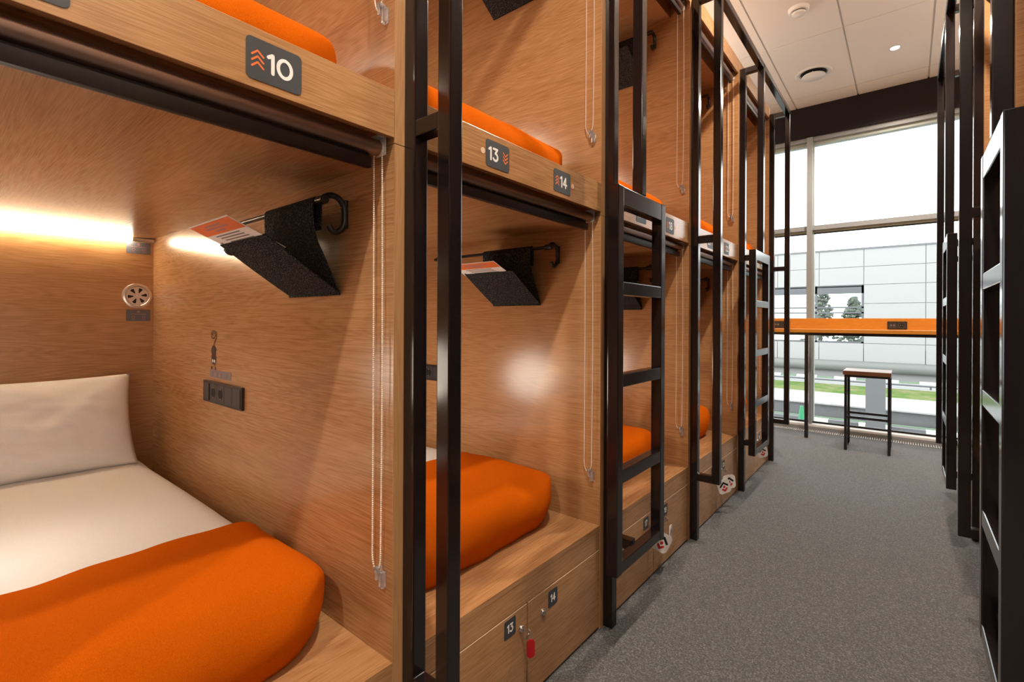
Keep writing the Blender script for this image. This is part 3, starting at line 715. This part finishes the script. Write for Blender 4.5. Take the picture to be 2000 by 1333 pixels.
# wall vent
c = Vector((-3.0, .685, 1.415)); ax = Vector((1, 0, 0)); eY = Vector((0, 1, 0)); eZ = Vector((0, 0, 1))
t_ = thing('wall_vent', c, 'round steel vent with six wedge slots on the pod back panel', 'air vent')
mb = MB(); mb.lathe(c, [(.062, 0), (.062, .004), (.057, .008), (.050, .009), (.047, .006), (.046, .002)], steelm, n=48, axis=ax); mb.build('rim', t_, True)
mb = MB(); mb.lathe(c, [(.046, .0035), (.0455, .004), (.001, .005)], steelm, n=48, axis=ax); mb.sph(c+ax*.006, .004, steelm, 2)
mb.build('rotating_disc', t_, True)
pl = Pl(c+ax*.0055, eY, eZ); mb = MB()
for k in range(6):
    a = math.radians(60*k+8); da1, da2 = math.radians(7), math.radians(13); pts = [(.016*math.cos(a-da1), .016*math.sin(a-da1)), (.038*math.cos(a-da2), .038*math.sin(a-da2)), (.040*math.cos(a), .040*math.sin(a)), (.038*math.cos(a+da2), .038*math.sin(a+da2)), (.016*math.cos(a+da1), .016*math.sin(a+da1))]
    mb.add([pl.p(u, v, 0) for u, v in pts], [list(range(5))], blackm)
mb.build('slots', t_)
for nm, zc in (('above', 1.656), ('below', 1.317)):
    pl = Pl((-3.0, .690, zc), eY, eZ); mb = MB(); slab(mb, pl, rrect(-.05, -.029, .05, .029, .004), .0001, .001, plateg)
    disc(mb, pl, 0, .018, .006, .0012, pinkm); stroke(mb, pl, [(-.03, .006), (.03, .006)], .003, .0012, pinkm)
    for u in (-.02, .022): disc(mb, pl, u, -.009, .007, .0012, pinkm); disc(mb, pl, u, -.009, .005, .0014, plateg); stroke(mb, pl, [(u-.008, -.022), (u+.008, -.022)], .0018, .0012, pinkm)
    o = mb.build('information_sticker', None); tag(o, 'small grey notice sticker with dull pink print, %s the round steel vent' % nm, 'sticker')
# side panel items: plane y=Y0 facing -Y
pl0 = Pl((0, Y0, 0), (1, 0, 0), (0, 0, 1))
t_ = thing('power_socket', (-2.075, Y0, .96), 'long graphite socket strip with a switch below the cat sticker', 'power socket')
mb = MB(); slab(mb, pl0, rrect(-2.265, .963, -1.885, 1.048, .004), .0003, .011, sockf); mb.build('frame', t_)
x0 = -2.257
def module(i): return x0+i*.0728, x0+i*.0728+.0705
a, b = module(0); mb = MB(); 
mb.add([pl0.p(u, v, h) for u, v, h in ((a, .972, .011), (a+.068, .972, .017), (a+.068, 1.039, .017), (a, 1.039, .011), (a+.068, .972, .011), (a+.068, 1.039, .011))], [(0, 1, 2, 3), (1, 4, 5, 2), (0, 4, 1), (3, 2, 5)], sockm); mb.build('switch', t_)
for i in (1, 2):
    a, b = module(i); mb = MB(); slab(mb, pl0, rrect(a, .972, b, 1.039, .003), .010, .013, sockm); cx_ = (a+b)/2
    disc(mb, pl0, cx_, 1.0055, .022, .0132, blackm, 28); disc(mb, pl0, cx_, 1.0055, .0205, .0134, blackm, 28)
    for s in (-1, 1): disc(mb, pl0, cx_+s*.0095, 1.0055, .003, .0137, blackm)
    for s in (-1, 1): mb.add([pl0.p(cx_+u, 1.0055+v, .0137) for u, v in ((-.003, s*.017), (.003, s*.017), (.003, s*.0205), (-.003, s*.0205))], [(0, 1, 2, 3)], steelm)
    mb.build('outlet', t_)
for i in (3, 4):
    a, b = module(i); mb = MB(); slab(mb, pl0, rrect(a, .972, b, 1.039, .003), .010, .013, sockm); mb.build('blank_cover', t_)
# grey sticker above the socket
mb = MB(); slab(mb, pl0, rrect(-2.218, 1.063, -2.008, 1.094, .001), .0001, .0008, platelt)
for u in (-2.19, -2.14, -2.10, -2.045): stroke(mb, pl0, [(u, 1.071), (u, 1.086)], .008, .001, plateg)
for u in (-2.165, -2.12): stroke(mb, pl0, [(u, 1.074), (u, 1.082)], .005, .001, orangep)
o = mb.build('switch_guide_sticker', None); tag(o, 'violet-grey strip sticker between the cat sticker and the socket strip', 'sticker')
# cat sticker (silhouette climbing down, curled tail up)
mb = MB(); o = .0008; cx_ = -2.182; plc = Pl((cx_*(1-1.75), Y0, 0), (1, 0, 0), (0, 0, 1)); plc.U = Vector((1.75, 0, 0))
sp = []
for i in range(40):
    a = math.radians(585-i*15); r = .004+.0135*(i/39)**.8; sp.append((cx_-.001+r*1.05*math.cos(a), 1.236+r*1.1*math.sin(a)))
tail = sp+[(cx_+.0155, 1.226), (cx_+.0115, 1.216), (cx_+.006, 1.207), (cx_+.002, 1.199), (cx_+.001, 1.190)]
stroke(mb, plc, tail, .0035, o, brownp)
body = [(cx_+.0155*math.cos(q)*(1.0 if math.sin(q) > 0 else .80), 1.170+(.022 if math.sin(q) > 0 else .032)*math.sin(q)) for q in [2*math.pi*i/28 for i in range(28)]]
slab(mb, plc, body, .0001, o, brownp)
slab(mb, plc, [(cx_-.015, 1.152), (cx_-.009, 1.145), (cx_+.009, 1.145), (cx_+.015, 1.152), (cx_+.014, 1.130), (cx_+.007, 1.117), (cx_, 1.112), (cx_-.007, 1.117), (cx_-.014, 1.130)], .0001, o+.0001, brownp)
for s in (-1, 1):
    disc(mb, plc, cx_+s*.0055, 1.129, .0042, o+.0004, whitep, sc=1.8); disc(mb, plc, cx_+s*.0045, 1.124, .0014, o+.0006, brownp)
    disc(mb, plc, cx_+s*.0115, 1.101, .0048, o, brownp, sc=1.3); stroke(mb, plc, [(cx_+s*.010, 1.110), (cx_+s*.0115, 1.102)], .002, o, brownp)
    for dz in (-.004, 0, .004): stroke(mb, plc, [(cx_+s*.010, 1.120+dz*.5), (cx_+s*.021, 1.121+dz*1.5)], .0009, o, brownp)
stroke(mb, plc, [(cx_-.004, 1.1155), (cx_, 1.114), (cx_+.004, 1.1155)], .001, o+.0005, whitep)
cs = mb.build('cat_sticker', None); tag(cs, 'dark cat silhouette sticker with curled tail on the nearest side panel', 'sticker')

# socket strip in pod 2, just glimpsed beside the post
c2 = dup(t_, (0, P, 0), 'graphite socket strip half hidden by the nearest post frame'); t_['group'] = c2['group'] = 'socket strips in the left pods'
# reading lamps on the near panels
def make_lamp():
    y = Y0+.06; z = .93; x = -1.93; t = thing('reading_lamp', (x, y, z), '', 'reading lamp', 'small reading lamps inside the left pods')
    mb = MB(); mb.lathe((x, y, z), [(.001, 0), (.028, 0), (.028, .006), (.001, .007)], black, n=28, axis=Vector((0, 1, 0))); mb.build('base', t, True)
    mb = MB(); mb.tube([(x, y+.006, z), (x, y+.05, z+.005), (x, y+.085, z)], .004, black, 8); mb.build('neck', t, True)
    mb = MB(); mb.lathe((x, y+.08, z), [(.018, 0), (.024, .03), (.022, .03), (.014, .003)], black, n=24, axis=Vector((0, 1, 0))); mb.build('shade', t, True)
    mb = MB(); mb.lathe((x, y+.08, z), [(.020, .026), (.001, .028)], lampm, n=24, axis=Vector((0, 1, 0))); mb.build('bulb', t)
    l = bpy.data.lights.new('reading_light', 'POINT'); l.energy = READ_W; l.color = (1, .89, .75); l.shadow_soft_size = .15
    o = bpy.data.objects.new('reading_light', l); COL.objects.link(o); o.parent = t; o.location = (0, .26, 0)
    return t
rd = make_lamp(); rd['label'] = 'small black reading lamp inside the pod above lockers 13 and 14'
for k, n_ in ((1, 'third'), (2, 'fourth'), (3, 'last')): dup(rd, (0, k*P, 0), 'small black reading lamp inside the %s lower pod' % n_)
for k, n_ in ((0, 'second'), (1, 'third'), (2, 'fourth'), (3, 'last')): dup(rd, (0, k*P, 1.43), 'small black reading lamp inside the %s upper pod' % n_)
dup(rd, (0, -P, 1.43), 'small black reading lamp inside the nearest upper pod')
o = dup(rd, (0, -P, 0), 'small black reading lamp inside the nearest lower pod')
for c_ in kids(o):
    if c_.type == 'LIGHT': c_.data = c_.data.copy(); c_.data.energy = READ_W*.62; c_.location = (0.1, .25, .12)

for o in [q for q in bpy.data.objects if q.type == 'LIGHT' and q.name.startswith('reading_light') and q.parent.location.y > 2.5]:
    o.data = o.data.copy(); o.data.energy = READ_W*.45

# ================================================================== KEYS
def make_key(y, z, kind, lab):
    x = -.989; t = thing('locker_key', (x, y, z-.08), lab, 'key', 'keys in the locker locks')
    mb = MB(); mb.box((x-.001, y-.0008, z-.004), (x+.010, y+.0008, z+.004), steelm); mb.lathe((x+.020, y-.001, z), [(.001, 0), (.011, 0), (.011, .002), (.001, .002)], steelm, n=24, axis=Vector((0, 1, 0))); mb.build('key_blade', t, True)
    mb = MB(); rp = [(x+.024+.009*math.cos(a)*.6, y+.009*math.cos(a)*.9, z-.016+.013*math.sin(a)) for a in [2*math.pi*i/20 for i in range(21)]]; mb.tube(rp, .0009, chrome, 6); mb.build('key_ring', t, True)
    if kind == 'red':
        pl = Pl((x+.026, y+.006, z-.055), (.6, 1, 0), (0, 0, 1)); mb = MB(); slab(mb, pl, rrect(-.014, -.03, .014, .03, .012), -.0025, .0025, redpl)
        mb.build('tag', t)['label'] = 'red plastic tag'
    else:
        for s, (du, tilt) in enumerate(kind):
            c_, s_ = math.cos(tilt), math.sin(tilt)
            pl = Pl((x+.040, y+du, z-.078), (.95 if du > .012 else -.25, 1, 0), (0, 0, 1))
            rot = lambda pts: [(a*c_-b*s_, a*s_+b*c_) for a, b in pts]
            mb = MB(); slab(mb, pl, rot(rrect(-.045, -.047, .045, .047, .022)), -.0018, .0018, whitem)
            for sg in (1, -1):
                h = .0021*sg
                stroke(mb, pl, rot([(-.026, .004), (0, .026), (.026, .004)]), .012, h, blackm)
                stroke(mb, pl, rot([(-.015, -.016), (0, -.029), (.015, -.016)]), .012, h, redp); disc(mb, pl, *rot([(0, -.002)])[0], .0085, h, redp)
            mb.build('tag', t)['label'] = 'white tag with a black roof mark and red figure'
    return t
yk = lambda k: Y0-.5+k*P
make_key(yk(1)-.036, .266, 'red', 'key with red tag in the lock of locker 13')
make_key(yk(2)-.036, .266, [(.018, -.5)], 'key whose white tag hangs lower left behind the foot of the large left ladder')
make_key(yk(2)+.088, .266, [(.010, -.25)], 'key with pale tag seen edge-on, just right of the large left ladder')
make_key(yk(3)-.036, .266, [(.02, .3)], 'key with white tag on the left locker of the fourth bay')
make_key(yk(3)+.088, .266, [(.02, .12)], 'key with white tag on the right locker of the fourth bay')
make_key(yk(4)+.02, .266, [(.02, .2)], 'key with white tag on the locker nearest the window')

# ================================================================== WINDOW DESK AND STOOL
t_ = thing('window_desk', (-.35, 6.4, 0), 'high oak window desk with power sockets in its upstand', 'desk')
mb = MB(); mb.box((-3.1, 6.25, 1.175), (2.45, 6.60, 1.213), deskwood, .002); mb.build('worktop', t_)
mb = MB(); mb.box((-3.1, 6.60, 1.175), (2.45, 6.625, 1.337), deskwood, .002); mb.build('upstand', t_)
mb = MB(); mb.box((-3.1, 6.256, 1.145), (2.45, 6.296, 1.175), paint, .002); mb.build('support_rail', t_)
for x in (-2.8, -.888, 1.05, 2.3):
    mb = MB(); mb.box((x, 6.256, 0), (x+.036, 6.292, 1.146), paint, .002); mb.build('leg', t_)
for xc in (-.083, -1.19, 1.0):
    pl = Pl((xc, 6.60, 1.262), (1, 0, 0), (0, 0, 1)); mb = MB(); slab(mb, pl, rrect(-.083, -.041, .083, .041, .005), .0002, .009, sockf)
    slab(mb, pl, rrect(-.070, -.030, -.006, .030, .003), .009, .010, sockm); slab(mb, pl, rrect(.006, -.030, .070, .030, .003), .009, .010, sockm)
    disc(mb, pl, .038, 0, .021, .0102, blackm, 24)
    for u in (-.051, -.025):
        disc(mb, pl, u, 0, .007, .0102, steelm); disc(mb, pl, u, 0, .004, .0104, blackm)
    for u in (-.009, .009): disc(mb, pl, .038+u, 0, .003, .0104, steelm)
    mb.build('outlet', t_)
t_ = thing('bar_stool', (-.31, 6.1, 0), 'slim bar stool with brown wooden seat and dark wire frame by the window', 'bar stool')
X0_, X1_, YF, YB, q = -.492, -.120, 5.925, 6.27, .024
mb = MB(); mb.box((X0_-.012, YF-.01, .762), (X1_+.004, YB+.02, .803), seatwood, .003); mb.build('seat', t_)
for x in (X0_, X1_-q):
    for y in (YF, YB-q): MB().box((x, y, .0), (x+q, y+q, .765), paint, .001).build('leg', t_)
    MB().box((x, YF+q, 0), (x+q, YB-q, q), paint, .001).build('floor_bar', t_)
    MB().box((x, YF+q, .765-q), (x+q, YB-q, .765), paint, .001).build('seat_bar', t_)
for y in (YF, YB-q):
    MB().box((X0_+q, y, .325), (X1_-q, y+q, .325+q), paint, .001).build('footrest', t_)
    MB().box((X0_+q, y, .765-q), (X1_-q, y+q, .765), paint, .001).build('seat_bar', t_)

# ================================================================== OUTSIDE
G = -.95; G2 = -.62
mb = MB(); mb.box((-30, 7.2, G-.5), (30, 13.4, G), asphalt); o = mb.build('road'); tag(o, kind='structure')
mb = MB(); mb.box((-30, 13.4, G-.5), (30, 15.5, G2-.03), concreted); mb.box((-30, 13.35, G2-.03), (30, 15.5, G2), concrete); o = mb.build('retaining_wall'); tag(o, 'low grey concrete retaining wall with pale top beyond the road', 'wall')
mb = MB(); mb.box((-30, 15.5, G2-.3), (30, 17.7, G2-.005), grassm); o = mb.build('grass_verge'); tag(o, 'strip of green grass with brown patches below the white building', 'grass', kind='stuff')
mb = MB(); mb.box((-30, 13.25, G), (30, 13.38, G+.02), mossm); o = mb.build('moss_strip'); tag(o, 'thin green strip along the foot of the retaining wall', 'grass', kind='stuff')
mb = MB()
for i in range(26):
    x = -14+i*1.1; mb.box((x, 12.7, G), (x+.55, 12.85, G+.07), whitem); mb.box((x+.55, 12.7, G), (x+1.1, 12.85, G+.07), greym)
o = mb.build('kerb'); tag(o, 'kerb painted in white and dark blocks along the near road', 'kerb')
mb = MB(); mb.box((-30, 17.7, G2-.3), (30, 40, G2-.01), asphalt); o = mb.build('pavement'); tag(o, kind='structure')
mb = MB()
for i in range(26):
    x = -14+i*1.1; mb.box((x, 19.45, G2-.01), (x+.6, 19.6, G2+.06), whitem); mb.box((x+.6, 19.45, G2-.01), (x+1.1, 19.6, G2+.04), mossm)
o = mb.build('kerb'); tag(o, 'kerb with white and green blocks at the foot of the white building', 'kerb')
t_ = thing('guard_rail', (0, 18.0, G2), 'thin dark rail on short posts at the top of the grass', 'railing')
MB().box((-14, 17.98, G2+.06), (14, 18.02, G2+.10), greyf).build('rail', t_)
for i in range(20): MB().box((-14+i*1.45, 17.98, G2-.01), (-14+i*1.45+.04, 18.02, G2+.07), greyf).build('post', t_)
t_ = thing('office_building', (0, 20, G2), 'white panelled building across the road with a wide grey framed window', 'building')
# facade with an opening (x -7..-1.13, z .567..2.53)
BY = 20.0; mb = MB()
mb.box((-14, BY, 2.53), (12, BY+.3, 3.74), jointm); mb.box((-1.13, BY, -.05), (12, BY+.3, 2.53), jointm); mb.box((-14, BY, -.05), (-1.13, BY+.3, .567), jointm); mb.box((-14, BY, .567), (-9, BY+.3, 2.53), jointm)
mb.build('wall', t_)
mb = MB(); g = .008
rows = [-.05, .55, 1.15, 1.75, 2.35, 2.53, 3.05, 3.74]; rows = [-.05, .567, 1.25, 1.90, 2.53, 3.14, 3.74]
cols = [-14, -11, -9, -7, -5.3, -3.7, -2.4, -1.13, .45, 2.1, 3.8, 5.5, 7.2, 9, 12]
for i in range(len(cols)-1):
    for j in range(len(rows)-1):
        if cols[i] >= -9 and cols[i+1] <= -1.13+1e-6 and rows[j] >= .56 and rows[j+1] <= 2.54: continue
        mb.box((cols[i]+g, BY-.03, rows[j]+g), (cols[i+1]-g, BY+.02, rows[j+1]-g), facadem)
mb.build('cladding_panels', t_)
mb = MB(); mb.box((-14, BY-.05, 3.72), (12, BY+.3, 3.78), greym); mb.build('coping', t_)
mb = MB(); mb.cyl((-14, BY-.10, -.22), (12, BY-.10, -.22), .18, pipem, 24); mb.build('base_cladding', t_, True)
mb = MB(); mb.box((-14, BY+3.9, -.7), (12, BY+4, .45), facadem); mb.box((-14, BY, -.72), (12, BY+4, .4), facadem); mb.box((-14, BY+.3, 2.56), (12, BY+4.0, 3.6), greym); mb.box((-.8, BY+.3, .4), (12, BY+4, 2.6), greym); mb.build('interior_shell', t_)
wfr = MB()
for x in (-9, -7.2, -5.6, -4.05, -2.52, -1.19): wfr.box((x, BY-.02, .567), (x+.06, BY+.08, 2.53), greyf)
for z in (.567, 1.57, 1.75, 2.47): wfr.box((-9, BY-.02, z), (-1.13, BY+.08, z+.05), greyf)
wfr.box((-9, BY-.02, 2.25), (-1.13, BY+.06, 2.5), greyf)
wo = wfr.build('window', t_)
MB().box((-9, BY+.03, .567), (-1.13, BY+.04, 2.53), glass).build('pane', wo)
mb = MB()
for x, z in ((-2.2, 2.40), (-3.4, 2.40), (-2.1, 2.28), (-4.9, 2.40)): mb.box((x, BY+.5, z), (x+.55, BY+.6, z+.035), officelamp)
mb.build('ceiling_lamp', t_)
for x, y, h, lab in ((-3.9, 33.5, 4.2, 'dark conifer seen through the building window, left one'), (-2.2, 31.5, 3.2, 'dark conifer seen through the building window, right one')):
    t_ = thing('tree', (x, y, G2), lab, 'tree', 'trees behind the building')
    MB().cyl((x, y, G2), (x, y, G2+h*.9), .07, barkm, 8, .02).build('trunk', t_)
    mb = MB(); rr = random.Random(int(x*10))
    for i in range(420):
        f = rr.random()**.7; z = G2+.5+f*(h-.5); rad = (1-f)*1.1+.12; a = rr.random()*6.28; rd_ = rad*rr.random()
        mb.sph((x+math.cos(a)*rd_, y+math.sin(a)*rd_, z), .05+.08*rr.random(), leafm, 1, (1.2, 1.2, .9))
    mb.build('foliage', t_)
t_ = thing('reflection_block', (-.5, 12.4, G), 'plain grey cabinet standing in for a glass reflection behind the bar stool', 'block')  # solid grey shape standing in for a reflection in the window glass
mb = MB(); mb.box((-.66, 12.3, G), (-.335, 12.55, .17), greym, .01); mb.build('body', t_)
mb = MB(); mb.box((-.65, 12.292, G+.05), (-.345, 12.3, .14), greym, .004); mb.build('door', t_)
t_ = thing('green_bollard', (-1.68, 11.5, G), 'small green bollard outside behind the desk leg', 'bollard')
MB().cyl((-1.68, 11.5, G), (-1.68, 11.5, G+.5), .09, greenm, 16, .03).build('post', t_, True)
